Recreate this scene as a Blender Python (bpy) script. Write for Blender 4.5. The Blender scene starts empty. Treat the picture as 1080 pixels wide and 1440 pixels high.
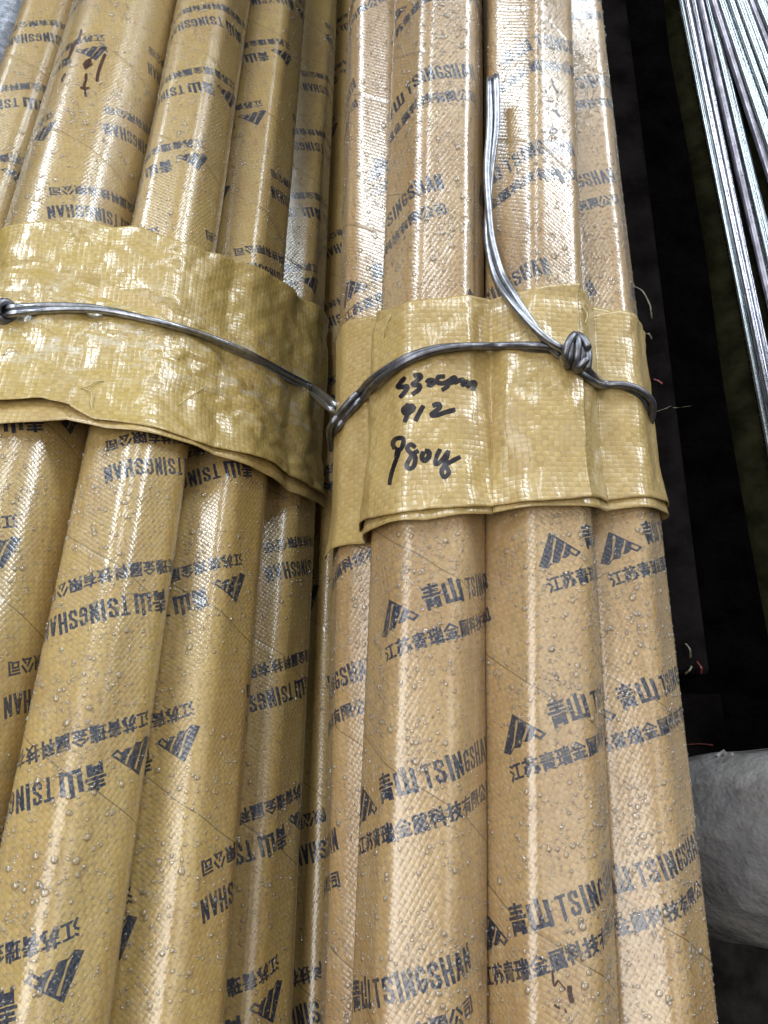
import bpy, math, random
import numpy as np
from mathutils import Vector, Matrix
from mathutils.bvhtree import BVHTree

random.seed(7)
RNG = np.random.default_rng(11)
R = math.radians
scene = bpy.context.scene
col = scene.collection

# ------------------------------------------------------------------ camera
FPX, CXP, CYP = 1080.0, 540.0, 720.0          # focal length and centre of the 1080 x 1440 photograph
cam_d = bpy.data.cameras.new('camera')
cam = bpy.data.objects.new('camera', cam_d)
col.objects.link(cam)
cam_d.sensor_fit = 'VERTICAL'
cam_d.sensor_height = 24.0
cam_d.sensor_width = 18.0
cam_d.lens = 24.0 * FPX / 1440.0
cam_d.clip_start = 0.01
cam_d.clip_end = 60
CAM = Vector((0, 0, 0.365))
cam.location = CAM
cam.rotation_euler = (R(17.4), 0, 0)
scene.camera = cam
FWD = Vector((0, math.sin(R(17.4)), -math.cos(R(17.4))))
UPV = Vector((0, math.cos(R(17.4)), math.sin(R(17.4))))

def ray(px, py):
    return (FWD + Vector((1, 0, 0)) * ((px - CXP) / FPX) + UPV * ((CYP - py) / FPX))

def at_depth(px, py, d):
    return CAM + ray(px, py) * d

# ------------------------------------------------------------------ world and lamps
w = bpy.data.worlds.new('World')
scene.world = w
w.use_nodes = True
bg = w.node_tree.nodes['Background']
bg.inputs[0].default_value = (0.93, 0.95, 1.0, 1)
bg.inputs[1].default_value = 0.02

def area(name, loc, target, sx, sy, power, color):
    d = bpy.data.lights.new(name, 'AREA')
    d.shape = 'RECTANGLE'
    d.size, d.size_y = sx, sy
    d.energy = power
    d.color = color
    o = bpy.data.objects.new(name, d)
    col.objects.link(o)
    o.location = loc
    dirv = (Vector(target) - Vector(loc)).normalized()
    o.rotation_euler = dirv.to_track_quat('-Z', 'Y').to_euler()
    return o

# a daylight opening at the far end of the shed, a low window band on the right, roof lights overhead
area('window_band', (2.3, 2.6, 1.30), (0.0, 0.25, 0), 2.4, 0.15, 74, (0.86, 0.93, 1.0))
area('far_roof_light', (0.60, 2.7, 2.3), (-0.05, 0.3, 0), 0.26, 2.4, 36, (0.84, 0.92, 1.0))
area('far_roof_light_left', (-1.65, 2.7, 2.1), (-0.05, 0.3, 0), 0.36, 2.4, 74, (0.84, 0.92, 1.0))
area('roof_panel', (-1.08, -0.1, 2.15), (-1.08, -0.1001, 0), 1.45, 1.7, 40, (1.0, 0.975, 0.95))
area('roof_panel_dim', (1.15, -0.1, 2.2), (1.15, -0.1001, 0), 1.3, 1.7, 13, (1.0, 0.98, 0.95))
area('side_opening', (2.6, 0.0, 1.5), (0.0, 0.1, 0), 2.4, 1.0, 5, (0.94, 1.0, 0.93))

scene.view_settings.view_transform = 'Standard'
scene.view_settings.look = 'None'
scene.view_settings.exposure = 0.10
scene.view_settings.gamma = 1.0

# ------------------------------------------------------------------ helpers
def tag(o, label=None, cat=None, group=None, kind=None):
    if label: o['label'] = label
    if cat: o['category'] = cat
    if group: o['group'] = group
    if kind: o['kind'] = kind
    return o

def mesh_obj(name, verts, faces, mat, parent=None, uvs=None, smooth=True):
    me = bpy.data.meshes.new(name)
    me.from_pydata([tuple(v) for v in verts], [], faces)
    if uvs is not None:
        lay = me.uv_layers.new(name='uv')
        idx = np.empty(len(me.loops), dtype=np.int32)
        me.loops.foreach_get('vertex_index', idx)
        lay.data.foreach_set('uv', np.asarray(uvs, dtype=np.float32)[idx].ravel())
    if smooth:
        me.polygons.foreach_set('use_smooth', np.ones(len(me.polygons), dtype=bool))
    me.update()
    me.materials.append(mat)
    o = bpy.data.objects.new(name, me)
    col.objects.link(o)
    if parent: o.parent = parent
    return o

def empty(name, loc=(0, 0, 0)):
    o = bpy.data.objects.new(name, None)
    o.empty_display_size = 0.02
    col.objects.link(o)
    o.location = loc
    return o

def child(o, parent):
    """parent while keeping the world placement of a mesh that was written in world coordinates"""
    o.parent = parent
    o.matrix_parent_inverse = Matrix.Translation(parent.location).inverted()
    return o

def catmull(pts, n):
    pts = [Vector(p) for p in pts]
    P = [pts[0] * 2 - pts[1]] + pts + [pts[-1] * 2 - pts[-2]]
    out = []
    for i in range(1, len(P) - 2):
        a, b, c, d = P[i - 1], P[i], P[i + 1], P[i + 2]
        for k in range(n):
            t = k / n
            out.append(0.5 * ((2 * b) + (c - a) * t + (2 * a - 5 * b + 4 * c - d) * t * t + (3 * b - a - 3 * c + d) * t ** 3))
    out.append(pts[-1])
    return out

def sweep(pts, rad, seg=10, taper_end=False):
    """tube along a polyline with parallel transport; returns verts, faces"""
    V, F = [], []
    n = len(pts)
    up = None
    for i in range(n):
        t = (pts[min(i + 1, n - 1)] - pts[max(i - 1, 0)]).normalized()
        if up is None:
            up = t.orthogonal().normalized()
        up = (up - t * up.dot(t)).normalized()
        b = t.cross(up)
        r = rad if not callable(rad) else rad(i / (n - 1))
        for k in range(seg):
            a = 2 * math.pi * k / seg
            V.append(pts[i] + (up * math.cos(a) + b * math.sin(a)) * r)
    for i in range(n - 1):
        for k in range(seg):
            a, b2 = i * seg + k, i * seg + (k + 1) % seg
            F.append((a, b2, b2 + seg, a + seg))
    F.append(tuple(range(seg))[::-1])
    F.append(tuple((n - 1) * seg + k for k in range(seg)))
    return V, F

# ------------------------------------------------------------------ the printed lettering, drawn stroke by stroke
GLYPHS = {
 '江': [[(.6,.8),(2.6,2)],[(.2,4),(2.2,5.2)],[(.6,9.6),(2.6,6.6)],[(3.8,1.2),(9.6,1.2)],[(6.6,1.2),(6.6,9.2)],[(3.4,9.2),(10,9.2)]],
 '苏': [[(.2,1.5),(9.8,1.5)],[(3,0),(3,3)],[(7,0),(7,3)],[(1,4.6),(8,4.6),(8,9.4),(6.6,9.4)],[(4.5,3.6),(4.2,6.5),(1.6,9.8)],[(1.5,6),(.5,8)],[(9.3,6),(9.9,8)]],
 '青': [[(5,0),(5,4.6)],[(1,1),(9,1)],[(1.5,2.75),(8.5,2.75)],[(.2,4.5),(9.8,4.5)],[(1.8,10),(1.8,6.2),(8.2,6.2),(8.2,9.7),(6.8,9.7)],[(1.8,7.5),(8.2,7.5)],[(1.8,8.7),(8.2,8.7)]],
 '瑞': [[(0,1),(3.6,1)],[(.2,4.8),(3.4,4.8)],[(0,9),(3.8,8.6)],[(1.8,1),(1.8,8.8)],[(7,0),(7,2.8)],[(4.7,.8),(4.7,2.8),(9.5,2.8),(9.5,.8)],[(4.2,4.4),(10,4.4)],[(7,4.4),(6.7,6)],[(4.8,10),(4.8,6.2),(9.5,6.2),(9.5,10)],[(6.4,6.2),(6.4,9.6)],[(7.95,6.2),(7.95,9.6)]],
 '金': [[(5,.2),(.3,3.8)],[(5,.2),(9.7,3.8)],[(2.6,4),(7.4,4)],[(1,6.2),(9,6.2)],[(5,4),(5,9.3)],[(.3,9.4),(9.7,9.4)],[(2.3,7),(3,8.5)],[(7.7,7),(7,8.5)]],
 '属': [[(.3,10),(1,7),(1,.6),(9.4,.6),(9.4,2.5),(1,2.5)],[(3,3.9),(9,3.9)],[(3.2,5.2),(9.2,5.2),(9.2,6.7),(3.2,6.7),(3.2,5.2)],[(6.1,3.9),(6.1,9.2)],[(2.8,10),(2.8,8.1),(9.6,8.1),(9.6,10)],[(4.3,9.5),(8,9.5)]],
 '科': [[(.4,1.1),(4.3,.5)],[(0,3.1),(4.7,3.1)],[(2.4,.8),(2.4,10)],[(2.2,3.6),(.2,7)],[(2.6,3.8),(4.6,6.4)],[(5.6,.9),(7,2.3)],[(5.4,3.8),(6.8,5.2)],[(5,7.2),(10,6.4)],[(8.5,0),(8.5,10)]],
 '技': [[(0,2.6),(4.1,2.6)],[(2.2,0),(2.2,9.4),(.8,9.4)],[(0,6.6),(4.2,5.2)],[(4.7,2),(10,2)],[(7.3,0),(7.3,4.3)],[(5,4.5),(9.2,4.5),(7.4,7.4),(4.4,9.7)],[(5.5,5.2),(7.2,7.6),(10,9.8)]],
 '有': [[(.2,1.8),(9.8,1.8)],[(4.7,0),(3,3.8),(.4,6.2)],[(3,10),(3,4.2),(8.7,4.2),(8.7,9.6),(7.4,9.6)],[(3,6.1),(8.7,6.1)],[(3,7.9),(8.7,7.9)]],
 '限': [[(.8,10),(.8,.7),(3.6,.7),(2.4,3.7),(3.8,5.6),(3.3,7),(2,7)],[(5.2,.7),(5.2,9.4),(6.8,8.6)],[(5.2,.7),(9.3,.7),(9.3,4.6),(5.2,4.6)],[(5.2,2.6),(9.3,2.6)],[(6.6,4.9),(10,9.8)],[(9.6,5.9),(7.8,7.2)]],
 '公': [[(3.6,.4),(.2,5)],[(6.4,.4),(9.8,5)],[(5,4.6),(2,9.2),(8,9.2)],[(6.8,6.8),(9,9.9)]],
 '司': [[(.6,.8),(9.3,.8),(9.3,9.5),(7.6,9.5)],[(.8,3.1),(7,3.1)],[(1.4,5.1),(6.4,5.1),(6.4,8.6),(1.4,8.6),(1.4,5.1)]],
 '山': [[(5,.2),(5,9)],[(.8,1.6),(.8,9.2),(9.2,9.2)],[(9.2,1.6),(9.2,9.8)]],
 'T': [[(0,.7),(5,.7)],[(2.5,.7),(2.5,10)]],
 'S': [[(4.6,2.8),(4.4,1.2),(2.6,.6),(.9,1.2),(.8,3.2),(2.4,4.8),(4.2,6),(4.5,8),(3.4,9.4),(1.4,9.3),(.5,8),(.5,7)]],
 'I': [[(2.5,0),(2.5,10)]],
 'N': [[(.7,10),(.7,.6),(4.3,9.4),(4.3,0)]],
 'G': [[(4.5,2.6),(3.9,1),(2.2,.6),(.9,1.8),(.7,5),(.9,8.2),(2.2,9.4),(3.8,9),(4.4,7.4),(4.4,5.6),(2.7,5.6)]],
 'H': [[(.7,0),(.7,10)],[(4.3,0),(4.3,10)],[(.7,5),(4.3,5)]],
 'A': [[(.3,10),(2.3,.6),(2.7,.6),(4.7,10)],[(1.2,6.8),(3.8,6.8)]],
}
PPM = 15000.0                     # pixels per metre of print
TILE_W, TILE_H = 0.120, 0.0717
ROWSHIFT = 0.042
IW, IH = int(TILE_W * PPM), int(TILE_H * PPM)
ink = np.zeros((IH, IW), dtype=np.float32)

def put_seg(a, b, th):
    th *= 1.36
    """a, b in metres, y down from the top of the tile; one square-ended stroke"""
    ax, ay = a[0] * PPM, a[1] * PPM
    bx, by = b[0] * PPM, b[1] * PPM
    t = th * PPM
    x0, x1 = int(max(0, min(ax, bx) - t - 2)), int(min(IW, max(ax, bx) + t + 3))
    y0, y1 = int(max(0, min(ay, by) - t - 2)), int(min(IH, max(ay, by) + t + 3))
    if x1 <= x0 or y1 <= y0: return
    X, Y = np.meshgrid(np.arange(x0, x1), np.arange(y0, y1))
    L = math.hypot(bx - ax, by - ay) or 1e-6
    dx, dy = (bx - ax) / L, (by - ay) / L
    mx, my = (ax + bx) / 2, (ay + by) / 2
    al = np.abs((X - mx) * dx + (Y - my) * dy) - L / 2 - t * 0.42
    pe = np.abs(-(X - mx) * dy + (Y - my) * dx) - t / 2
    d = np.maximum(al, pe)
    ink[y0:y1, x0:x1] = np.maximum(ink[y0:y1, x0:x1], np.clip(0.5 - d / 2.0, 0, 1))

def put_glyph(ch, x, y, wd, ht, th):
    gw = 5.0 if ch in 'TSINGHA' else 10.0
    for st in GLYPHS[ch]:
        for a, b in zip(st[:-1], st[1:]):
            k = 1.0 if abs(a[1] - b[1]) > abs(a[0] - b[0]) else 0.82
            put_seg((x + a[0] / gw * wd, y + a[1] / 10 * ht), (x + b[0] / gw * wd, y + b[1] / 10 * ht), th * k)

def put_poly(pts, val=1.0):
    P = np.array(pts) * PPM
    x0, x1 = int(P[:, 0].min()) - 1, int(P[:, 0].max()) + 2
    y0, y1 = int(P[:, 1].min()) - 1, int(P[:, 1].max()) + 2
    X, Y = np.meshgrid(np.arange(x0, x1) + .5, np.arange(y0, y1) + .5)
    ins = np.zeros(X.shape, bool)
    for i in range(len(P)):
        (ax, ay), (bx, by) = P[i], P[(i + 1) % len(P)]
        c = ((ay > Y) != (by > Y)) & (X < (bx - ax) * (Y - ay) / ((by - ay) or 1e-9) + ax)
        ins ^= c
    s = ink[y0:y1, x0:x1]
    s[ins] = val

X0, Y0 = 0.006, 0.020             # block origin in the tile
U = 0.0022                        # mountain emblem unit (10 units wide)
def lg(pts): return [(X0 + x * U, Y0 + y * U) for x, y in pts]
put_poly(lg([(4.4, .1), (10.1, 5.9), (8.6, 6.7), (7.6, 5.7), (6.9, 6.2), (5.8, 6.3), (5.3, 5.8), (4.5, 6.9), (2.9, 6.6), (1.6, 7.5), (-0.1, 6.6)]))
put_poly(lg([(5.0, 1.5), (5.5, 1.9), (3.9, 4.6), (3.1, 6.2), (1.9, 6.9), (3.2, 5.2)]), 0.08)
put_poly(lg([(7.0, 3.1), (7.3, 3.5), (6.2, 5.2), (5.7, 5.9), (5.1, 5.7), (6.3, 4.4)]), 0.08)
put_poly(lg([(8.2, 4.6), (9.3, 5.7), (8.7, 6.1), (7.8, 5.2)]), 0.08)
put_glyph('青', X0 + 0.0255, Y0 + 0.0010, 0.0084, 0.0106, 0.00122)
put_glyph('山', X0 + 0.0354, Y0 + 0.0012, 0.0082, 0.0104, 0.00150)
xx = X0 + 0.0472
for ch in 'TSINGSHAN':
    if ch == 'I':
        put_glyph(ch, xx - 0.0009, Y0 + 0.0022, 0.0037, 0.0093, 0.00130); xx += 0.0031
    else:
        put_glyph(ch, xx, Y0 + 0.0022, 0.0037, 0.0093, 0.00118); xx += 0.0053
for k, ch in enumerate('江苏青瑞金属科技有限公司'):
    put_glyph(ch, X0 + 0.0012 + k * 0.00735, Y0 + 0.0204, 0.0062, 0.0068, 0.00092)

pimg = bpy.data.images.new('film_print', IW, IH, alpha=False, float_buffer=False)
pimg.colorspace_settings.name = 'Non-Color'
buf = np.ones((IH, IW, 4), dtype=np.float32)
buf[:, :, 0] = buf[:, :, 1] = buf[:, :, 2] = ink[::-1]
pimg.pixels.foreach_set(buf.ravel())
pimg.update()
pimg.pack()

# ------------------------------------------------------------------ materials
class NT:
    def __init__(self, name):
        self.m = bpy.data.materials.new(name)
        self.m.use_nodes = True
        self.t = self.m.node_tree
        self.bsdf = self.t.nodes['Principled BSDF']
    def n(self, typ, **kw):
        nd = self.t.nodes.new(typ)
        for k, v in kw.items(): setattr(nd, k, v)
        return nd
    def put(self, sock, v):
        if isinstance(v, bpy.types.NodeSocket): self.t.links.new(v, sock)
        elif v is not None: sock.default_value = v
    def math(self, op, a, b=None, c=None, clamp=False):
        nd = self.n('ShaderNodeMath', operation=op, use_clamp=clamp)
        self.put(nd.inputs[0], a); self.put(nd.inputs[1], b)
        if c is not None: self.put(nd.inputs[2], c)
        return nd.outputs[0]
    def mixf(self, f, a, b):
        nd = self.n('ShaderNodeMix', data_type='FLOAT')
        self.put(nd.inputs[0], f); self.put(nd.inputs[2], a); self.put(nd.inputs[3], b)
        return nd.outputs[0]
    def mixc(self, f, a, b, mode='MIX'):
        nd = self.n('ShaderNodeMix', data_type='RGBA', blend_type=mode)
        self.put(nd.inputs[0], f)
        self.put(nd.inputs[6], a if isinstance(a, bpy.types.NodeSocket) else (*a, 1))
        self.put(nd.inputs[7], b if isinstance(b, bpy.types.NodeSocket) else (*b, 1))
        return nd.outputs[2]
    def vec(self, x, y, z=0.0):
        nd = self.n('ShaderNodeCombineXYZ')
        self.put(nd.inputs[0], x); self.put(nd.inputs[1], y); self.put(nd.inputs[2], z)
        return nd.outputs[0]
    def noise(self, v, scale, detail=2.0, rough=0.5):
        nd = self.n('ShaderNodeTexNoise')
        self.put(nd.inputs['Vector'], v)
        nd.inputs['Scale'].default_value = scale
        nd.inputs['Detail'].default_value = detail
        nd.inputs['Roughness'].default_value = rough
        return nd.outputs[0]
    def smooth(self, x, lo, hi, a=0.0, b=1.0):
        nd = self.n('ShaderNodeMapRange', interpolation_type='SMOOTHSTEP')
        self.put(nd.inputs[0], x)
        nd.inputs[1].default_value, nd.inputs[2].default_value = lo, hi
        nd.inputs[3].default_value, nd.inputs[4].default_value = a, b
        return nd.outputs[0]
    def bump(self, h, strength, dist, normal=None):
        nd = self.n('ShaderNodeBump')
        nd.inputs['Strength'].default_value = strength
        nd.inputs['Distance'].default_value = dist
        self.put(nd.inputs['Height'], h)
        if normal is not None: self.put(nd.inputs['Normal'], normal)
        return nd.outputs[0]
    def set(self, **kw):
        for k, v in kw.items(): self.put(self.bsdf.inputs[k.replace('_', ' ')], v)

def woven(name, print_on, base_a, base_b, base_c, cell=(0.0023, 0.0021), ang=17.0, weave=-31.0, rough=0.40, coat=0.85, coat_r=0.19, bump=0.38, scuff=0.0):
    T = NT(name)
    uv = T.n('ShaderNodeUVMap', uv_map='uv').outputs[0]
    sp = T.n('ShaderNodeSeparateXYZ'); T.put(sp.inputs[0], uv)
    u, v = sp.outputs[0], sp.outputs[1]
    ca, sa = math.cos(R(ang)), math.sin(R(ang))
    p = T.math('ADD', T.math('MULTIPLY', u, ca), T.math('MULTIPLY', v, sa))
    q = T.math('ADD', T.math('MULTIPLY', u, -sa), T.math('MULTIPLY', v, ca))
    wob = T.math('MULTIPLY', T.math('SUBTRACT', T.noise(uv, 55, 1), 0.5), 0.0022)
    wob2 = T.math('MULTIPLY', T.math('SUBTRACT', T.noise(T.vec(v, u, 3.3), 70, 1), 0.5), 0.0020)
    cw, sw = math.cos(R(weave)), math.sin(R(weave))
    wp = T.math('ADD', T.math('MULTIPLY', u, cw), T.math('MULTIPLY', v, sw))
    wq = T.math('ADD', T.math('MULTIPLY', u, -sw), T.math('MULTIPLY', v, cw))
    P = T.math('DIVIDE', T.math('ADD', wp, wob), cell[0])
    Q = T.math('DIVIDE', T.math('ADD', wq, wob2), cell[1])
    fa, fb = T.math('FRACT', P), T.math('FRACT', Q)
    ia, ib = T.math('FLOOR', P), T.math('FLOOR', Q)
    chk = T.math('FLOORED_MODULO', T.math('ADD', ia, ib), 2.0)
    def prof(x):
        y = T.math('MULTIPLY_ADD', x, 2.0, -1.0)
        return T.math('SUBTRACT', 1.0, T.math('MULTIPLY', y, y))
    pa, pb = prof(fa), prof(fb)
    h1 = T.math('MULTIPLY', T.math('POWER', pb, 0.55), T.math('MULTIPLY_ADD', pa, 0.55, 0.45))
    h2 = T.math('MULTIPLY', T.math('POWER', pa, 0.55), T.math('MULTIPLY_ADD', pb, 0.55, 0.45))
    h = T.mixf(chk, h2, T.math('MULTIPLY', h1, 0.9))
    wn = T.n('ShaderNodeTexWhiteNoise', noise_dimensions='2D')
    T.put(wn.inputs['Vector'], T.vec(ia, ib))
    cellv = wn.outputs[0]
    big = T.noise(uv, 22, 3, 0.55)
    med = T.noise(T.vec(u, T.math('MULTIPLY', v, 0.45), 5.1), 160, 3, 0.6)
    c = T.mixc(T.smooth(big, 0.35, 0.68), base_a, base_b)
    c = T.mixc(T.smooth(med, 0.45, 0.75, 0.0, 0.55), c, base_c)
    # tape to tape brightness and the dark slits between tapes
    lum = T.math('ADD', T.math('MULTIPLY', T.math('SUBTRACT', cellv, 0.5), 0.12), T.mixf(chk, 0.94, 1.05))
    slit = T.smooth(h, 0.0, 0.42, 0.74, 1.0)
    lum = T.math('MULTIPLY', lum, slit)
    c = T.mixc(1.0, c, T.vec(lum, lum, lum), 'MULTIPLY')
    hh = T.math('MULTIPLY', h, 1.0)
    rgh = T.math('ADD', T.math('MULTIPLY', T.math('SUBTRACT', cellv, 0.5), 0.10), T.mixf(T.smooth(big, 0.3, 0.7), rough - 0.05, rough + 0.07))
    if print_on:
        th = math.tan(R(30))
        wv = T.math('MULTIPLY_ADD', u, th, v)
        wv = T.math('ADD', wv, T.math('MULTIPLY', T.math('SUBTRACT', T.noise(uv, 30, 1), 0.5), 0.004))
        W = T.math('DIVIDE', wv, 0.0975)
        strip, fw = T.math('FLOOR', W), T.math('FRACT', W)
        seam = T.math('MULTIPLY', fw, 97.5)                 # millimetres above the seam
        line = T.smooth(seam, 0.28, 0.80, 1.0, 0.0)
        lip = T.smooth(seam, 0.0, 3.0, 0.0, 1.0)
        row = T.math('FLOOR', T.math('DIVIDE', q, TILE_H))
        pp = T.math('ADD', p, T.math('MULTIPLY', row, -ROWSHIFT))
        tx = T.n('ShaderNodeTexImage', image=pimg, interpolation='Cubic', extension='REPEAT')
        T.put(tx.inputs[0], T.vec(T.math('DIVIDE', pp, TILE_W), T.math('DIVIDE', q, TILE_H)))
        wear = T.noise(uv, 900, 3, 0.7)
        wear2 = T.noise(uv, 120, 2, 0.6)
        f = T.math('MULTIPLY', tx.outputs[0], T.smooth(wear, 0.28, 0.46, 0.62, 1.0))
        f = T.math('MULTIPLY', f, T.smooth(h, 0.05, 0.40, 0.80, 1.0))
        f = T.math('MULTIPLY', f, T.smooth(wear2, 0.28, 0.46, 0.70, 1.0))
        inkc = T.mixc(wear2, (0.007, 0.014, 0.036), (0.014, 0.022, 0.044))
        c = T.mixc(f, c, inkc)
        c = T.mixc(T.math('MULTIPLY', line, 0.85), c, (0.10, 0.065, 0.022))
    if scuff:
        # rubbed whitish patches and dark specks in a belt where the wire has chafed the sheet
        belt = T.math('SUBTRACT', 1.0, T.smooth(T.math('ABSOLUTE', T.math('SUBTRACT', v, 1.222)), 0.012, 0.05))
        s1 = T.noise(T.vec(u, T.math('MULTIPLY', v, 2.2), 4.0), 60, 5, 0.7)
        s2 = T.noise(T.vec(u, T.math('MULTIPLY', v, 3.0), 8.0), 150, 4, 0.7)
        c = T.mixc(T.math('MULTIPLY', belt, T.smooth(s1, 0.50, 0.62, 0, 0.6)), c, (0.52, 0.47, 0.36))
        c = T.mixc(T.math('MULTIPLY', belt, T.smooth(s2, 0.60, 0.68, 0, 0.75)), c, (0.13, 0.085, 0.045))
        c = T.mixc(T.math('MULTIPLY', belt, T.smooth(s1, 0.30, 0.42, 0.5, 0)), c, (0.24, 0.18, 0.05))
    # grime
    gr = T.noise(T.vec(u, v, 9.7), 75, 5, 0.72)
    gm = T.smooth(gr, 0.66, 0.76, 0.0, 0.55)
    c = T.mixc(gm, c, (0.17, 0.10, 0.04))
    T.set(Base_Color=c, Roughness=rgh, Coat_Weight=coat, Coat_Roughness=coat_r, Coat_IOR=1.72)
    T.set(Specular_IOR_Level=0.5)
    crease = T.noise(T.vec(u, T.math('MULTIPLY', v, 0.5), 1.2), 90, 3, 0.6)
    nb = T.bump(crease, 0.22, 0.0016)
    if print_on:
        nb = T.bump(lip, 0.25, 0.0006, nb)
    nb2 = T.bump(hh, bump, 0.00034, nb)
    T.set(Normal=nb2)
    T.put(T.bsdf.inputs['Coat Normal'], T.bump(hh, bump * 0.45, 0.00034, nb))
    return T

M_PIPE = woven('printed_woven_film', True, (0.410, 0.275, 0.122), (0.345, 0.215, 0.088), (0.46, 0.335, 0.185)).m
M_PIPE_GOLD = woven('golden_printed_woven_film', True, (0.400, 0.280, 0.096), (0.350, 0.230, 0.078), (0.445, 0.330, 0.148)).m
BANDKW = dict(cell=(0.0029, 0.0026), weave=2.0, rough=0.40, coat=0.5, coat_r=0.19, bump=0.5)
M_BAND = woven('yellow_woven_film', False, (0.440, 0.315, 0.112), (0.400, 0.275, 0.100), (0.50, 0.39, 0.19), **BANDKW).m
M_BAND_DIRTY = woven('scuffed_yellow_woven_film', False, (0.425, 0.308, 0.092), (0.395, 0.282, 0.092), (0.49, 0.38, 0.17), scuff=1.0, **BANDKW).m

def simple(name, colr, rough, metal=0.0, noise_scale=60, var=0.3, bump=0.2, bdist=0.001, coat=0.0, aniso_v=None):
    T = NT(name)
    tc = T.n('ShaderNodeTexCoord').outputs['Object']
    a = T.noise(tc, noise_scale, 4, 0.6)
    b = T.noise(tc, noise_scale * 4.3, 3, 0.6)
    lo = tuple(x * (1 - var) for x in colr); hi = tuple(min(1, x * (1 + var)) for x in colr)
    T.set(Base_Color=T.mixc(T.smooth(a, 0.3, 0.7), lo, hi), Metallic=metal,
          Roughness=T.mixf(b, max(0.03, rough - 0.09), rough + 0.09), Coat_Weight=coat)
    if bump: T.set(Normal=T.bump(b, bump, bdist))
    return T.m

M_WIRE = simple('galvanised_wire', (0.34, 0.35, 0.38), 0.36, 1.0, 260, 0.25, 0.08, 0.0003)
M_WIRE_DARK = simple('dark_annealed_wire', (0.19, 0.19, 0.21), 0.44, 1.0, 260, 0.3, 0.08, 0.0003)
M_ROD = simple('bright_drawn_steel', (0.28, 0.31, 0.32), 0.25, 1.0, 120, 0.12, 0.05, 0.0002)
M_BLACK = simple('marker_ink', (0.012, 0.009, 0.012), 0.32, 0, 400, 0.2, 0)
M_STAIN = simple('brown_stain', (0.060, 0.026, 0.016), 0.30, 0, 400, 0.3, 0)
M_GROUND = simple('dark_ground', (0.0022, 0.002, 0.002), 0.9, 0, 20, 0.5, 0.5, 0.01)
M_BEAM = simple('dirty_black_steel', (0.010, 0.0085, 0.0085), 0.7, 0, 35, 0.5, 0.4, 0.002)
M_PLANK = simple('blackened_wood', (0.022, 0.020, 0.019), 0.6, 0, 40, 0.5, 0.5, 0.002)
M_OLIVE_SHADE = simple('shade_dark_olive_sheet', (0.016, 0.0155, 0.008), 0.45, 0, 50, 0.5, 0.3, 0.002)  # green film; the shade it lies in is put into the colour
M_GREEN = simple('pale_green_film', (0.20, 0.23, 0.11), 0.4, 0, 80, 0.4, 0.3, 0.002)
M_SCRAP_PALE = simple('pale_plastic_scrap', (0.22, 0.20, 0.13), 0.5, 0, 80, 0.3, 0.2, 0.001)
M_SCRAP_RED = simple('red_plastic_scrap', (0.20, 0.04, 0.04), 0.45, 0, 80, 0.3, 0.2, 0.001)
M_SILVER = simple('clear_film_on_steel', (0.30, 0.32, 0.36), 0.22, 0.6, 150, 0.4, 0.5, 0.002, coat=0.6)

for m_ in (M_GROUND, M_BEAM, M_OLIVE_SHADE, M_PLANK): m_.node_tree.nodes['Principled BSDF'].inputs['Specular IOR Level'].default_value = 0.0

def roll_mat():
    T = NT('dirty_grey_wrap')
    tc = T.n('ShaderNodeTexCoord').outputs['Object']
    sp = T.n('ShaderNodeSeparateXYZ'); T.put(sp.inputs[0], tc)
    a = T.noise(tc, 16, 5, 0.62)
    b = T.noise(tc, 70, 6, 0.68)
    st = T.noise(T.vec(T.math('MULTIPLY', sp.outputs[0], 0.55), sp.outputs[1], sp.outputs[2]), 30, 5, 0.62)
    cr = T.math('ABSOLUTE', T.math('SUBTRACT', T.noise(T.vec(sp.outputs[0], T.math('MULTIPLY', sp.outputs[1], 1.6), sp.outputs[2]), 24, 4, 0.6), 0.5))
    crease = T.smooth(cr, 0.0, 0.018, 1.0, 0.0)
    c = T.mixc(T.smooth(a, 0.38, 0.62), (0.13, 0.125, 0.128), (0.215, 0.208, 0.20))
    c = T.mixc(T.smooth(b, 0.50, 0.70, 0, 0.65), c, (0.12, 0.105, 0.09))
    c = T.mixc(T.smooth(st, 0.56, 0.66, 0, 0.75), c, (0.085, 0.072, 0.062))
    c = T.mixc(T.math('MULTIPLY', crease, 0.05), c, (0.06, 0.052, 0.048))
    h = T.math('ADD', b, T.math('MULTIPLY', T.math('SUBTRACT', 1.0, crease), 0.0))
    T.set(Base_Color=c, Roughness=0.66, Normal=T.bump(h, 0.6, 0.003, T.bump(a, 0.8, 0.012)))
    return T.m
M_ROLL = roll_mat()

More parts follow.
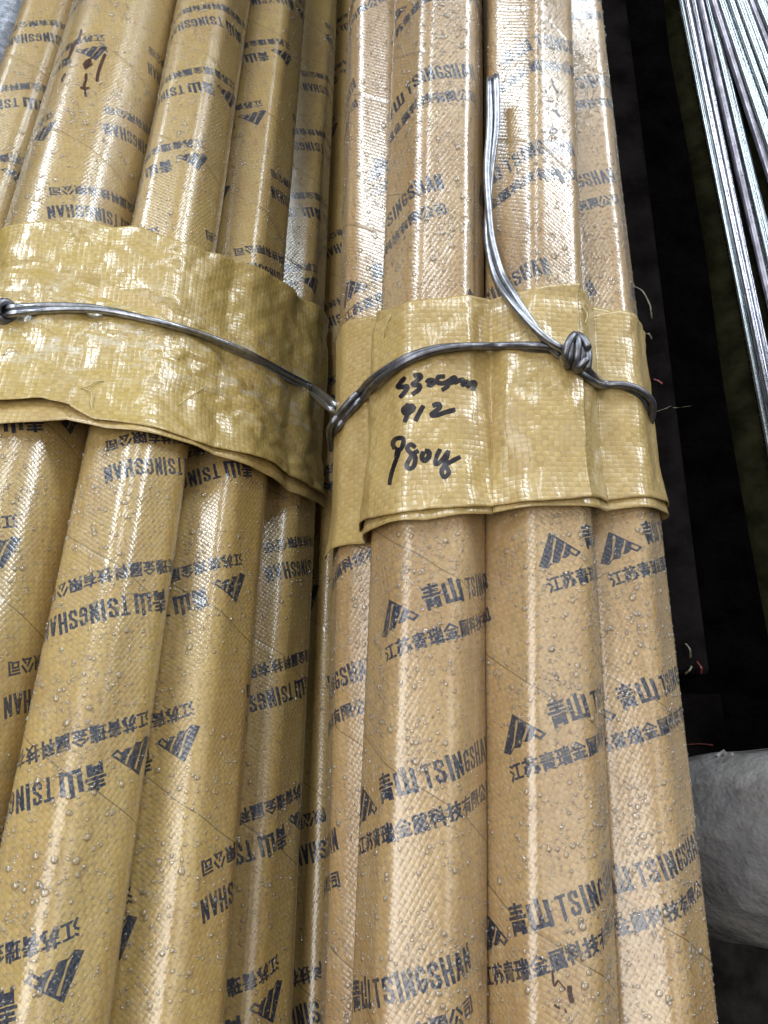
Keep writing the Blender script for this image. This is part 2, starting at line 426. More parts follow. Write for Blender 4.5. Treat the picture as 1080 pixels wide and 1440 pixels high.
def water_mat():
    T = NT('water')
    nt = T.t
    out = nt.nodes['Material Output']
    nt.nodes.remove(T.bsdf)
    tr = T.n('ShaderNodeBsdfTransparent'); tr.inputs[0].default_value = (0.98, 0.975, 0.96, 1)
    gl = T.n('ShaderNodeBsdfGlass'); gl.inputs['Roughness'].default_value = 0.0; gl.inputs['IOR'].default_value = 1.33
    gs = T.n('ShaderNodeBsdfGlossy'); gs.inputs['Roughness'].default_value = 0.11
    df = T.n('ShaderNodeBsdfDiffuse'); df.inputs[0].default_value = (0.85, 0.82, 0.74, 1)  # whitish diffuse share stands in for the light each drop focuses
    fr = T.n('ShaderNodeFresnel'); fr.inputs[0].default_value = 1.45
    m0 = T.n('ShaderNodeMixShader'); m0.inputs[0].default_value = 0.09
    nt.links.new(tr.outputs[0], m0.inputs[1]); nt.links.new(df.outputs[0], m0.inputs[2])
    m1 = T.n('ShaderNodeMixShader'); m1.inputs[0].default_value = 0.10
    nt.links.new(m0.outputs[0], m1.inputs[1]); nt.links.new(gl.outputs[0], m1.inputs[2])
    m2 = T.n('ShaderNodeMixShader')
    nt.links.new(T.math('MULTIPLY_ADD', fr.outputs[0], 0.75, 0.075, clamp=True), m2.inputs[0])
    nt.links.new(m1.outputs[0], m2.inputs[1]); nt.links.new(gs.outputs[0], m2.inputs[2])
    nt.links.new(m2.outputs[0], out.inputs[0])
    return T.m
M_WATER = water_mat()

# ------------------------------------------------------------------ the setting
def box_mesh(x0, x1, y0, y1, z0, z1):
    V = [(x, y, z) for z in (z0, z1) for y in (y0, y1) for x in (x0, x1)]
    F = [(0, 2, 3, 1), (4, 5, 7, 6), (0, 1, 5, 4), (2, 6, 7, 3), (0, 4, 6, 2), (1, 3, 7, 5)]
    return V, F

def bevel(o, wdt, seg=2):
    m = o.modifiers.new('bevel', 'BEVEL'); m.width = wdt; m.segments = seg
    return o

V, F = box_mesh(-4, 4, -4, 6, -0.62, -0.60)
tag(mesh_obj('ground', V, F, M_GROUND, smooth=False), kind='structure')

# ------------------------------------------------------------------ wrapped pipes
YA, YB = -0.55, 1.35
# facing of one flat (degrees from straight up, + right), twist per metre, flatness, corner radius
SHAPE = {'A': (-20, 10, .965, .5), 'B': (-7, 38, .960, .40), 'C': (0, 58, .960, .40), 'D': (-18, 50, .962, .42),
         'S': (0, 0, .97, .6), 'P0': (0, 20, .965, .5), 'P1': (8, 25, .985, .78), 'P2': (-10, 30, .968, .52),
         'P3': (-4, 20, .962, .42), 'P4': (5, 40, .962, .42), 'P5': (30, 0, .955, .40)}
class Pipe:
    """axis: X = x0 + kx (Y - yref), Z = z0 + kz (Y - yref)"""
    def __init__(s, key, r, yref, x0, kx, z0, kz, flip, du, dv):
        s.key, s.r, s.yref, s.x0, s.kx, s.z0, s.kz, s.flip, s.du, s.dv = key, r, yref, x0, kx, z0, kz, flip, du, dv
        s.ph = random.uniform(0, 6)
        rot, tw = SHAPE[key][:2]
        s.rot, s.tw = R(rot), R(tw)
        s.flat, s.rc = SHAPE[key][2:]
    def c(s, Y):
        return s.x0 + s.kx * (Y - s.yref), s.z0 + s.kz * (Y - s.yref)
    def rad(s, th, Y):
        # film drawn tight over a six-sided pack of thin bars: flats, rounded corners, a slow twist, small lumps
        d = (th - s.rot - s.tw * (Y - s.yref)) % (math.pi / 3)
        d = abs(d - math.pi / 6)                       # 0 at a corner, pi/6 at the middle of a flat
        a = s.r * s.flat; rr = s.r * s.rc
        dl = math.pi / 6 - d
        if a * math.tan(dl) <= (a - rr) * 0.57735:
            r = a / math.cos(dl)
        else:
            c = (a - rr) / 0.866025
            r = c * math.cos(d) + math.sqrt(max(0, rr * rr - (c * math.sin(d)) ** 2))
        return r + s.r * (0.004 * math.sin(3 * th + 5 * Y + s.ph) + 0.004 * math.sin(5 * th - 9 * Y + 2 * s.ph)
                      + 0.004 * math.sin(23 * Y + 2 * th + s.ph) + 0.003 * math.sin(47 * Y + s.ph * 3))
    def normal(s, th, Y):
        a, b = s.pt(th - 0.02, Y), s.pt(th + 0.02, Y)
        t = b - a
        return Vector((-t.z, 0, t.x)).normalized()
    def pt(s, th, Y, off=0.0):
        x, z = s.c(Y)
        r = s.rad(th, Y) + off
        return Vector((x + r * math.sin(th), Y, z + r * math.cos(th)))

yb, yc = -0.107, 0.1226
SL = -0.169
def left(key, r, X, h, du=0, dv=0):
    return Pipe(key, r, yc, X, 0.0, -0.026 + h, SL, True, du, dv)
PIPES = [
    Pipe('A', .0268, yb, -.003, .008, -.050, .0136, False, 0.03, 0.030),
    Pipe('B', .0268, yb, .0145, .0357, 0.0, 0.0, False, 0.000, 0.000),
    Pipe('C', .0268, yb, .0693, .0371, -.003, 0.0, False, 0.000, 0.000),
    Pipe('D', .0268, yb, .117, .0134, -.025, -.0304, False, 0.000, 0.000),
    left('S', .022, -.3165, -.032),
    left('P0', .0275, -.268, -.014),
    left('P1', .0390, -.2035, 0.0),
    left('P2', .0275, -.137, 0.0),
    left('P3', .0275, -.0992, -.040),
    left('P4', .0275, -.0745, -.089),
    left('P5', .0275, -.036, -.131),
]
PB = {p.key: p for p in PIPES}
LABELS = {
    'A': ('slim visible flank of a printed tan pipe in the gap, beneath the widest right-hand pipe', 'printed pipes of the upright-lettered bundle'),
    'B': ('printed tan pipe with upright lettering under the handwritten flap, nearest the dark gap', 'printed pipes of the upright-lettered bundle'),
    'C': ('printed tan pipe with upright lettering running under the wire knot, middle of its bundle', 'printed pipes of the upright-lettered bundle'),
    'D': ('printed tan pipe with upright lettering bordering the black void and grey roll', 'printed pipes of the upright-lettered bundle'),
    'S': ('silvery film-covered pipe without lettering, at the top left corner', 'film-wrapped pipes of the upside-down bundle'),
    'P0': ('printed tan pipe between the silvery pipe and the thick stained pipe', 'film-wrapped pipes of the upside-down bundle'),
    'P1': ('thickest printed tan pipe, with a brown scrawled stain, upside-down lettering', 'film-wrapped pipes of the upside-down bundle'),
    'P2': ('printed tan pipe with upside-down lettering, directly beside the thick stained pipe', 'film-wrapped pipes of the upside-down bundle'),
    'P3': ('printed pipe with upside-down lettering, second pipe left of the dark gap', 'film-wrapped pipes of the upside-down bundle'),
    'P4': ('printed pipe at the right edge of the upside-down bundle, under the band corner', 'film-wrapped pipes of the upside-down bundle'),
    'P5': ('dark brown printed pipe lying deep in the gap between the two bundles', 'film-wrapped pipes of the upside-down bundle'),
}
# where the first character of a printed line sits on each pipe (its lower left corner as printed)
ANCHOR = {'A': (448, 1424), 'B': (508, 1203), 'C': (720, 1100), 'D': (862, 825), 'P1': (22, 724), 'P2': (110, 1290),
          'P3': (270, 986), 'P4': (392, 1342), 'P0': (44, 226), 'P5': (440, 800)}
def align(p):
    a = R(17)
    d = ray(*ANCHOR[p.key])
    # meet the pipe's round surface
    lo, best = None, None
    for i in range(4000):
        q = CAM + d * (0.2 + i * 0.00015)
        x, z = p.c(q.y)
        if math.hypot(q.x - x, q.z - z) <= p.r: best = q; break
    if best is None: return
    x, z = p.c(best.y)
    u, v = p.r * math.atan2(best.x - x, best.z - z), best.y
    if p.flip: u, v = -u, -v
    u, v = u + 3, v + 3
    P_, Q_ = u * math.cos(a) + v * math.sin(a), -u * math.sin(a) + v * math.cos(a)
    tp, tq = X0 + 0.0012, TILE_H - (Y0 + 0.0274)
    dq = (tq - Q_) % TILE_H
    row = math.floor((Q_ + dq) / TILE_H)
    dp = (tp + ROWSHIFT * row - P_) % TILE_W
    p.du, p.dv = dp * math.cos(a) - dq * math.sin(a), dp * math.sin(a) + dq * math.cos(a)
for p in PIPES:
    if p.key in ANCHOR: align(p)

PIPE_OBJ = {}
NS, NL = 132, 110
for p in PIPES:
    V, F, UVS = [], [], []
    for j in range(NL + 1):
        Y = YA + (YB - YA) * j / NL
        for k in range(NS + 1):
            th = -math.pi + 2 * math.pi * k / NS
            V.append(p.pt(th if k < NS else -math.pi, Y))
            uu, vv = p.r * th, Y
            if p.flip: uu, vv = -uu, -vv
            UVS.append((uu + p.du + 3.0, vv + p.dv + 3.0))
    n1 = NS + 1
    for j in range(NL):
        for k in range(NS):
            a = j * n1 + k
            F.append((a, a + 1, a + 1 + n1, a + n1))
    for j, rev in ((0, False), (NL, True)):
        ring = [j * n1 + k for k in range(NS)]
        F.append(tuple(ring if not rev else ring[::-1])[::-1])
    o = mesh_obj('wrapped_pipe', V, F, M_SILVER if p.key == 'S' else (M_PIPE_GOLD if p.flip else M_PIPE), uvs=UVS)
    tag(o, LABELS[p.key][0], 'pipe', LABELS[p.key][1])
    PIPE_OBJ[p.key] = o
    p.bvh = BVHTree.FromPolygons([tuple(v) for v in V], F)

# ------------------------------------------------------------------ woven bands round each bundle
def hull_path(circles, start, end, n):
    """convex hull of circles in XZ, clockwise over the top from direction angle start to end (0 = up, + = right)"""
    pts = []
    for (cx, cz, r) in circles:
        for k in range(240):
            a = 2 * math.pi * k / 240
            q = r(a); pts.append((cx + q * math.sin(a), cz + q * math.cos(a)))
    pts = sorted(set(pts))
    def half(ps):
        h = []
        for q in ps:
            while len(h) >= 2 and (h[-1][0]-h[-2][0])*(q[1]-h[-2][1]) - (h[-1][1]-h[-2][1])*(q[0]-h[-2][0]) >= 0: h.pop()
            h.append(q)
        return h
    up = half(pts)                      # left to right over the top
    lo = half(pts[::-1])                # right to left along the bottom
    ring = up[:-1] + lo[:-1]            # clockwise
    low = min(range(len(ring)), key=lambda i: ring[i][1])
    ring = ring[low:] + ring[:low]      # from the bottom up the left side, over the top, down the right
    def support(a):
        d = (math.sin(a), math.cos(a))
        return max(range(len(ring)), key=lambda i: ring[i][0]*d[0] + ring[i][1]*d[1])
    i0, i1 = support(start), support(end)
    path = ring[i0:i1 + 1]
    P = np.array(path)
    seg = np.hypot(*(P[1:] - P[:-1]).T)
    L = np.concatenate([[0], np.cumsum(seg)])
    s = np.linspace(0, L[-1], n)
    Q = np.stack([np.interp(s, L, P[:, 0]), np.interp(s, L, P[:, 1])], 1)
    return Q, L[-1]

class Sheet:
    """a woven sheet laid over a bundle; rows along Y, columns along the hull"""
    def __init__(s, keys, start, end, y0, y1, off, n=150, m=56, sag=0.45, seed=0):
        s.n, s.m, s.y0, s.y1 = n, m, y0, y1
        s.P = np.zeros((m, n, 3)); s.L = 0
        for j in range(m):
            Y = y0 + (y1 - y0) * j / (m - 1)
            cs = []
            for k in keys:
                cx, cz = PB[k].c(Y); cs.append((cx, cz, lambda a, p=PB[k], Y=Y: p.rad(a, Y) + off))
            Q, L = hull_path(cs, start, end, n)
            s.L = max(s.L, L)
            # pull the bridging parts in between the pipes
            d = np.full(n, 9.0)
            for (cx, cz, r) in cs:
                ra = np.array([r(math.atan2(q[0] - cx, q[1] - cz)) for q in Q])
                d = np.minimum(d, np.hypot(Q[:, 0] - cx, Q[:, 1] - cz) - ra)
            d = np.maximum(d, 0)
            T = np.gradient(Q, axis=0); T /= np.linalg.norm(T, axis=1, keepdims=True) + 1e-9
            N = np.stack([-T[:, 1], T[:, 0]], 1)
            sg = sag(Y) if callable(sag) else sag
            Q = Q - N * (np.minimum(d * sg * 1.6, 0.010))[:, None]
            s.P[j, :, 0] = Q[:, 0]; s.P[j, :, 1] = Y; s.P[j, :, 2] = Q[:, 1]
        V = s.P.reshape(-1, 3)
        F = [(j*n+k, j*n+k+1, (j+1)*n+k+1, (j+1)*n+k) for j in range(m-1) for k in range(n-1)]
        s.bvh = BVHTree.FromPolygons([tuple(v) for v in V], F)
    def hit(s, px, py):
        """(fraction along the hull, Y) of the point seen at a pixel"""
        d = ray(px, py).normalized()
        loc, nrm, idx, dist = s.bvh.ray_cast(CAM, d)
        if loc is None: return None
        k = idx % (s.n - 1)
        return (k + 0.5) / (s.n - 1), loc.y
    def edge(s, pts):
        hs = [h for h in (s.hit(*p) for p in pts) if h]
        hs.sort()
        return np.array([h[0] for h in hs]), np.array([h[1] for h in hs])
    def at(s, f, Y):
        jf = np.clip((Y - s.y0) / (s.y1 - s.y0), 0, 1) * (s.m - 1)
        kf = np.clip(f, 0, 1) * (s.n - 1)
        j, k = min(int(jf), s.m - 2), min(int(kf), s.n - 2)
        a, b = jf - j, kf - k
        P = s.P
        return (P[j, k]*(1-a)*(1-b) + P[j, k+1]*(1-a)*b + P[j+1, k]*a*(1-b) + P[j+1, k+1]*a*b)

def vnoise(seed):
    r = np.random.default_rng(seed)
    g = r.random((64, 64))
    def f(x, y):
        xi, yi = math.floor(x), math.floor(y)
        a, b = x - xi, y - yi
        a, b = a*a*(3-2*a), b*b*(3-2*b)
        q = lambda i, j: g[i % 64, j % 64]
        return (q(xi,yi)*(1-a)*(1-b) + q(xi+1,yi)*a*(1-b) + q(xi,yi+1)*(1-a)*b + q(xi+1,yi+1)*a*b) - 0.5
    return f

ALL_BVH = []
def cut_sheet(name, sheet, f0, f1, top, bot, mat, parent, lift_bot, lift_top, wr, seed, n=170, m=70, extra=None, thick=0.00035, base=0.0):
    """trim the sheet between two edge curves and give it wrinkles and a lifted hem"""
    nz = vnoise(seed)
    V, UVS, F = [], [], []
    for j in range(m):
        t = j / (m - 1)
        for i in range(n):
            f = f0 + (f1 - f0) * i / (n - 1)
            yt = np.interp(f, *top); ybm = np.interp(f, *bot)
            Y = ybm + (yt - ybm) * t
            p = sheet.at(f, Y)
            e = 0.006
            du = sheet.at(min(f + e, 1), Y) - sheet.at(max(f - e, 0), Y)
            dn = np.array([-du[2], 0, du[0]]); dn /= np.linalg.norm(dn) + 1e-9
            sl = f * sheet.L
            wv = nz(sl * 55, Y * 40) + 0.6 * nz(sl * 120 + 9, Y * 85) + 0.5 * abs(nz(sl * 75 - Y * 60 + 31, Y * 45 + sl * 50)) + 0.22 * nz(sl * 260, Y * 240) + 0.35 * abs(nz(sl * 60 + Y * 90, Y * 70 - sl * 70)) 
            o = base + wr * wv
            o += lift_bot * max(0, 1 - t / 0.22) ** 1.6 * (0.85 + 0.35 * nz(sl * 22 + 3, 2.2))
            o += lift_top * max(0, (t - 0.86) / 0.14) ** 1.6 * (0.75 + 0.6 * nz(sl * 40 + 13, 7.2))
            if extra: o += extra(f, Y, t, p)
            V.append(p + dn * o)
            UVS.append((sl + 1, Y + 1))
    for j in range(m - 1):
        for i in range(n - 1):
            a = j * n + i
            F.append((a, a + 1, a + 1 + n, a + n))
    o = mesh_obj(name, V, F, mat, uvs=UVS)
    child(o, parent)
    md = o.modifiers.new('thickness', 'SOLIDIFY'); md.thickness = thick; md.offset = 0
    bv = BVHTree.FromPolygons([tuple(v) for v in V], F)
    o_bvh = bv
    ALL_BVH.append(bv)
    return o, bv

# left band: two layers whose lower hems show one above the other
wy = lambda px, py, z: (CAM + ray(px, py) * ((z - CAM.z) / ray(px, py).z)).y
def cinch(ymid, width, base, amt):
    return lambda Y: base + amt * math.exp(-((Y - ymid) / width) ** 2)
LB = empty('wrapping_band', (-0.14, 0.21, 0.0))
tag(LB, 'yellow woven band with crumpled dirty surface, tied round the upside-down bundle', 'wrapping', 'yellow woven bands')
shL = Sheet(['P1', 'P2', 'P3', 'P4'], R(-115), R(88), 0.02, 0.42, 0.0008, sag=0.16)
top = shL.edge([(34, 320), (80, 318), (130, 319), (190, 323), (250, 345), (320, 369), (400, 405), (445, 436)])
botU = shL.edge([(2, 572), (60, 568), (100, 578), (140, 598), (200, 604), (265, 624), (330, 641), (370, 652), (396, 672), (432, 690)])
botI = shL.edge([(2, 603), (60, 600), (100, 597), (150, 609), (200, 613), (265, 630), (330, 654), (370, 672), (400, 694), (436, 708)])
lowL, lowL_b = cut_sheet('inner_layer', shL, 0.0, 1.0, top, botI, M_BAND, LB, 0.0062, 0.0, 0.0006, 3, base=0.0006)
wireL_y = lambda f: np.interp(f, [0, .3, .6, 1], [.262, .262, .235, .17])
CR = vnoise(91)
def extraL(f, Y, t, p):
    s = f * 0.25
    # horizontal crumples below the wire and a long fold above it
    g = math.exp(-((Y - wireL_y(f) + 0.022) / 0.016) ** 2)
    e = g * 0.0040 * abs(CR(s * 55 + 30 * Y, Y * 330 + 3 * CR(s * 60, Y * 60))) * (0.3 + 1.2 * abs(CR(s * 30 + 5, 3.3)))
    e += g * 0.0022 * CR(s * 190, Y * 210)
    e -= 0.0022 * math.exp(-((Y - wireL_y(f)) / 0.006) ** 2)
    e += 0.0016 * math.exp(-((Y - 0.318 + 0.25 * (f - 0.25)) / 0.005) ** 2) * math.exp(-((f - 0.28) / 0.12) ** 2)
    return e
topL, topL_b = cut_sheet('outer_layer', shL, 0.0, 1.0, top, botU, M_BAND_DIRTY, LB, 0.0056, 0.0022, 0.0026, 5, extra=extraL, base=0.0020, m=100)

# right band: an inner wrap over all four pipes and an outer flap with the handwriting
RB = empty('wrapping_band', (0.06, 0.2, 0.02))
tag(RB, 'yellow woven band with black handwriting on its flap, under the wire knot', 'wrapping', 'yellow woven bands')
shR = Sheet(['A', 'B', 'C', 'D'], R(-100), R(112), 0.02, 0.36, 0.0008, sag=0.55)
topI = shR.edge([(492, 452), (520, 446), (560, 436), (620, 431), (680, 430), (740, 414), (800, 406), (830, 431), (870, 440), (898, 455)])
botI = shR.edge([(466, 764), (490, 768), (518, 766), (600, 735), (690, 725), (760, 715), (828, 716), (880, 717), (930, 724)])
botO = shR.edge([(820, 702), (880, 703), (926, 708)])
inR, inR_b = cut_sheet('inner_layer', shR, 0.0, 1.0, topI, botI, M_BAND, RB, 0.0036, 0.0008, 0.0007, 8, base=0.0004)
fl = shR.hit(524, 600)[0]; fr = shR.hit(808, 560)[0]
fr2 = shR.hit(826, 690)[0]
topM = shR.edge([(548, 446), (570, 432), (620, 422), (680, 420), (740, 411), (800, 405), (812, 404)])
botM = shR.edge([(524, 733), (560, 727), (600, 721), (650, 717), (690, 715), (760, 710), (826, 704)])
def extraM(f, Y, t, p):
    e = 0
    # fold between the first two pipes, deeper near the wire, and bulges below it
    e += 0.0035 * math.exp(-((p[0] - 0.062 - 0.10 * (Y - 0.16)) / 0.006) ** 2) * math.exp(-((Y - 0.165) / 0.03) ** 2)
    e -= 0.0030 * math.exp(-((p[0] - 0.050) / 0.006) ** 2) * math.exp(-((Y - 0.20) / 0.03) ** 2)
    e -= 0.0018 * math.exp(-((Y - 0.222) / 0.006) ** 2)
    e += 0.0022 * math.exp(-((p[0] - 0.078 + 0.35 * (Y - 0.19)) / 0.005) ** 2) * math.exp(-((Y - 0.175) / 0.035) ** 2)
    e += 0.0012 * max(0, (f - fr + 0.05) / 0.05)
    return e
outR, outR_b = cut_sheet('outer_flap', shR, fl, (fr + fr2) / 2, topM, botM, M_BAND, RB, 0.0032, 0.0010, 0.0019, 12, extra=extraM, base=0.0022, m=90)
sdR, sdR_b = cut_sheet('side_layer', shR, fr2 - 0.03, 1.0, shR.edge([(822, 431), (870, 440), (900, 456)]), botO, M_BAND, RB, 0.0030, 0.0010, 0.0014, 21, base=0.0014)

def first_hit(px, py, bvhs):
    d = ray(px, py).normalized()
    best = None
    for b in bvhs:
        loc, nrm, i, dist = b.ray_cast(CAM, d)
        if loc is not None and (best is None or dist < best[2]):
            if nrm.dot(d) > 0: nrm = -nrm
            best = (loc, nrm, dist)
    return best

PIPE_BVH = [p.bvh for p in PIPES]
SURF = ALL_BVH + PIPE_BVH

# ------------------------------------------------------------------ marks drawn on the surfaces
def ribbon(strokes, bvhs, wpx, off=0.00025):
    V, F = [], []
    for st in strokes:
        ww = wpx
        if isinstance(st, tuple): ww, st = st
        pts = catmull([Vector((a, b, 0)) for a, b in st], 6)
        rows = []
        for i, q in enumerate(pts):
            t = pts[min(i + 1, len(pts) - 1)] - pts[max(i - 1, 0)]
            if t.length < 1e-6: continue
            t.normalize()
            nrm = Vector((-t.y, t.x, 0))
            e = min(i, len(pts) - 1 - i)
            hw = ww * 0.5 * (0.78 if e == 0 else 1.0) * (0.92 + 0.16 * random.random())
            a, b = q + nrm * hw, q - nrm * hw
            h1, hm, h2 = first_hit(a.x, a.y, bvhs), first_hit(q.x, q.y, bvhs), first_hit(b.x, b.y, bvhs)
            if not (h1 and hm and h2): rows.append(None); continue
            rows.append([h[0] + h[1] * off for h in (h1, hm, h2)])
        prev = None
        for r in rows:
            if r is None: prev = None; continue
            i0 = len(V); V += r
            if prev is not None:
                F += [(prev, prev + 1, i0 + 1, i0), (prev + 1, prev + 2, i0 + 2, i0 + 1)]
            prev = i0
    return V, F

def z1(pts): return [(520 + x / 5.4, 500 + y / 5.4) for x, y in pts]
WRITING = [
    z1([(272,165),(215,240),(288,236),(262,285),(228,322)]),
    z1([(332,158),(375,148),(385,170),(325,222),(378,228),(372,260),(320,298)]),
    (6.0, z1([(432,212),(455,190),(485,200),(462,222),(436,214)])),
    z1([(572,160),(520,165),(515,205),(560,212),(600,195),(590,235),(545,265)]),
    z1([(560,212),(610,185),(640,165),(650,195),(610,212)]),
    z1([(640,210),(680,190),(705,188),(706,226),(735,200),(745,236),(775,205),(798,214),(780,268)]),
    (6.0, z1([(300,372),(258,418),(285,436),(330,405),(308,375)])),
    z1([(306,365),(300,420),(282,460),(268,510)]),
    (5.0, z1([(408,380),(375,440),(345,500)])),
    (5.0, z1([(475,384),(515,370),(532,395),(468,452),(520,450),(580,430),(650,412)])),
    (4.6, z1([(195,712),(178,670),(200,634),(252,630),(256,670),(235,712),(200,716)])),
    (6.0, z1([(222,700),(205,780)])),
    (4.2, z1([(210,770),(175,870),(158,940),(152,985)])),
    z1([(350,700),(310,676),(285,706),(310,740),(345,770),(335,840),(300,860),(282,830),(320,760),(348,735),(372,724)]),
    (5.4, z1([(410,730),(395,770),(415,798),(445,775),(448,735),(415,726)])),
    z1([(535,710),(505,775),(502,825),(545,800),(600,722)]),
    z1([(598,722),(572,820),(545,880),(565,924),(600,890),(578,835),(620,805),(688,770)]),
]
WRITING = [(st[0] * 1.4, st[1]) if isinstance(st, tuple) else (6.6, st) for st in WRITING]
V, F = ribbon(WRITING, [outR_b], 5.6)
wo = mesh_obj('marker_writing', V, F, M_BLACK); child(wo, RB); wo['label'] = 'black handwritten marks'

def zs(pts, ox, oy, k): return [(ox + x / k, oy + y / k) for x, y in pts]
STAIN1 = [(1.4, zs([(690,450),(735,395),(785,362),(820,400)], 0, 0, 5.4)),
          (4.6, zs([(800,410),(770,480),(745,560),(735,620)], 0, 0, 5.4)),
          (7.5, zs([(640,505),(670,470),(695,465)], 0, 0, 5.4)), (5, zs([(640,520),(670,500),(700,480)], 0, 0, 5.4)),
          (4.0, zs([(655,560),(650,610),(640,660),(655,735)], 0, 0, 5.4)),
          (3.4, zs([(620,225),(600,290),(560,340),(530,420)], 0, 0, 5.4)), (2.6, zs([(600,300),(560,360),(520,450)], 0, 0, 5.4)),
          (3.0, zs([(500,560),(480,590),(470,625)], 0, 0, 5.4)), (3.0, zs([(610,665),(640,672),(680,670)], 0, 0, 5.4))]
V, F = ribbon(STAIN1, [PB['P1'].bvh], 3)
mesh_obj('brown_stain', V, F, M_STAIN, PIPE_OBJ['P1'])
STAIN2 = [(2.6, zs([(735,120),(745,160),(765,195),(785,225)], 640, 90, 5.4)), (2, zs([(680,195),(695,220)], 640, 90, 5.4)),
          (2.4, zs([(735,345),(765,365),(790,395)], 640, 90, 5.4)), (3, zs([(760,345),(775,375),(800,400)], 640, 90, 5.4)),
          (2.2, zs([(720,505),(745,490),(775,505),(760,525),(725,520),(720,505)], 640, 90, 5.4)),
          (5, zs([(770,800),(800,860),(825,905)], 640, 90, 5.4))]
for st in STAIN2:
    V, F = ribbon([st], [PB['C'].bvh], 2.2)
    if F: mesh_obj('ink_mark', V, F, M_BLACK, PIPE_OBJ['C'])
k2 = 1.862
STAIN3 = [(3, zs([(645,1200),(650,1240),(660,1225)], 430, 720, k2)), (7, zs([(690,1240),(692,1262),(698,1285)], 430, 720, k2)),
          (3, zs([(650,1290),(665,1300)], 430, 720, k2)), (2, zs([(660,1225),(680,1250)], 430, 720, k2)),
          (2.4, zs([(678,1300),(682,1312)], 430, 720, k2))]
V, F = ribbon(STAIN3, [PB['C'].bvh], 3)
mesh_obj('brown_stain', V, F, M_STAIN, PIPE_OBJ['C'])

# ------------------------------------------------------------------ tie wires
def wire_path(keys, bvhs, lift):
    """keys: (px, py) resting on what is seen there, or (px, py, depth)"""
    out = []
    for k in keys:
        if len(k) == 3:
            out.append(at_depth(*k))
        else:
            h = first_hit(k[0], k[1], bvhs)
            n = (h[1] * 0.6 + -ray(k[0], k[1]).normalized() * 0.4).normalized()
            out.append(h[0] + n * lift)
    return out

def strands(path, rw, turns, phase, n=8, spread=1.0):
    pts = catmull(path, n)
    N = len(pts)
    A, B = [], []
    for i, q in enumerate(pts):
        t = (pts[min(i+1, N-1)] - pts[max(i-1, 0)]).normalized()
        up = (CAM - q).normalized(); up = (up - t * up.dot(t)).normalized()
        sd = t.cross(up)
        a = phase + turns * 2 * math.pi * i / (N - 1)
        o = (sd * math.cos(a) + up * math.sin(a) * 0.9) * rw * spread
        A.append(q + o); B.append(q - o)
    return A, B

WR = 0.0019
def add_strand(name, pts, mat, parent, rad=WR):
    V, F = sweep(pts, rad, 12)
    o = mesh_obj(name, V, F, mat)
    return child(o, parent)

TW = empty('tie_wire', at_depth(240, 460, 0.45))
tag(TW, 'shiny double steel wire across the crumpled band, with a black knot at its end', 'wire', 'steel tie wires')
path = [at_depth(-60, 452, 0.475)] + wire_path([(6, 441), (60, 436), (110, 436), (160, 441), (230, 458), (290, 476), (350, 503), (400, 530), (436, 549)], [topL_b], WR * 1.3)
last = path[-1]
path += [at_depth(462, 567, 0.452), at_depth(477, 581, 0.450), at_depth(487, 602, 0.466)]
a, b = strands(path, WR, 0.55, 0.25)
add_strand('strand', a, M_WIRE, TW); add_strand('strand', b, M_WIRE, TW)
# knot at the frame edge: short coil round the pair
ctr = path[1]
d = (path[2] - path[0]).normalized()
up = (CAM - ctr).normalized(); up = (up - d * up.dot(d)).normalized(); sd = d.cross(up)
coil = [ctr + d * (-0.004 + 0.0075 * i / 60) + (up * math.cos(i * 0.42) + sd * math.sin(i * 0.42)) * 0.0052 for i in range(61)]
add_strand('knot', coil, M_WIRE_DARK, TW, 0.0022)

RW = empty('tie_wire', at_depth(800, 505, 0.40))
tag(RW, 'grey steel wire knotted over the handwritten band, with a long twisted tail', 'wire', 'steel tie wires')
p1 = [at_depth(470, 630, .50)] + wire_path([(474, 606), (484, 588)], SURF, WR * 1.6) + wire_path([(500, 569), (514, 556), (528, 543), (545, 528)], SURF, WR * 2.3) + wire_path([(575, 507), (610, 494), (650, 489), (700, 489), (750, 490), (785, 496)], SURF, WR * 1.3)
a, b = strands(p1, WR, 0.42, -0.42)
add_strand('strand', a, M_WIRE_DARK, RW); add_strand('strand', b, M_WIRE_DARK, RW)
p2 = wire_path([(812, 518), (828, 532), (845, 541), (868, 543), (888, 549), (902, 560), (909, 574)], SURF, WR * 1.05)
hv = first_hit(912, 576, SURF)
p2 += [p2[-1] + Vector((0.0012, -0.006, -0.014)), p2[-1] + Vector((-0.003, -0.010, -0.034))]
a, b = strands(p2, WR, 0.6, 0.3)
add_strand('strand', a, M_WIRE_DARK, RW); add_strand('strand', b, M_WIRE_DARK, RW)
# tail: twisted, rising free of the pipes towards its tip
tl = wire_path([(788, 500), (768, 484), (745, 456), (722, 424), (703, 388), (692, 340), (690, 290), (691, 240), (696, 180), (696, 112)], SURF, WR * 1.5)
for i, q in enumerate(tl):
    f = i / (len(tl) - 1)
    q += (CAM - q).normalized() * (0.002 + 0.014 * math.sin(f * 1.7) ** 2)
    tl[i] = q
a, b = strands(tl, WR, 1.0, 0.5)
add_strand('twisted_tail', a, M_WIRE, RW); add_strand('twisted_tail', b, M_WIRE, RW)
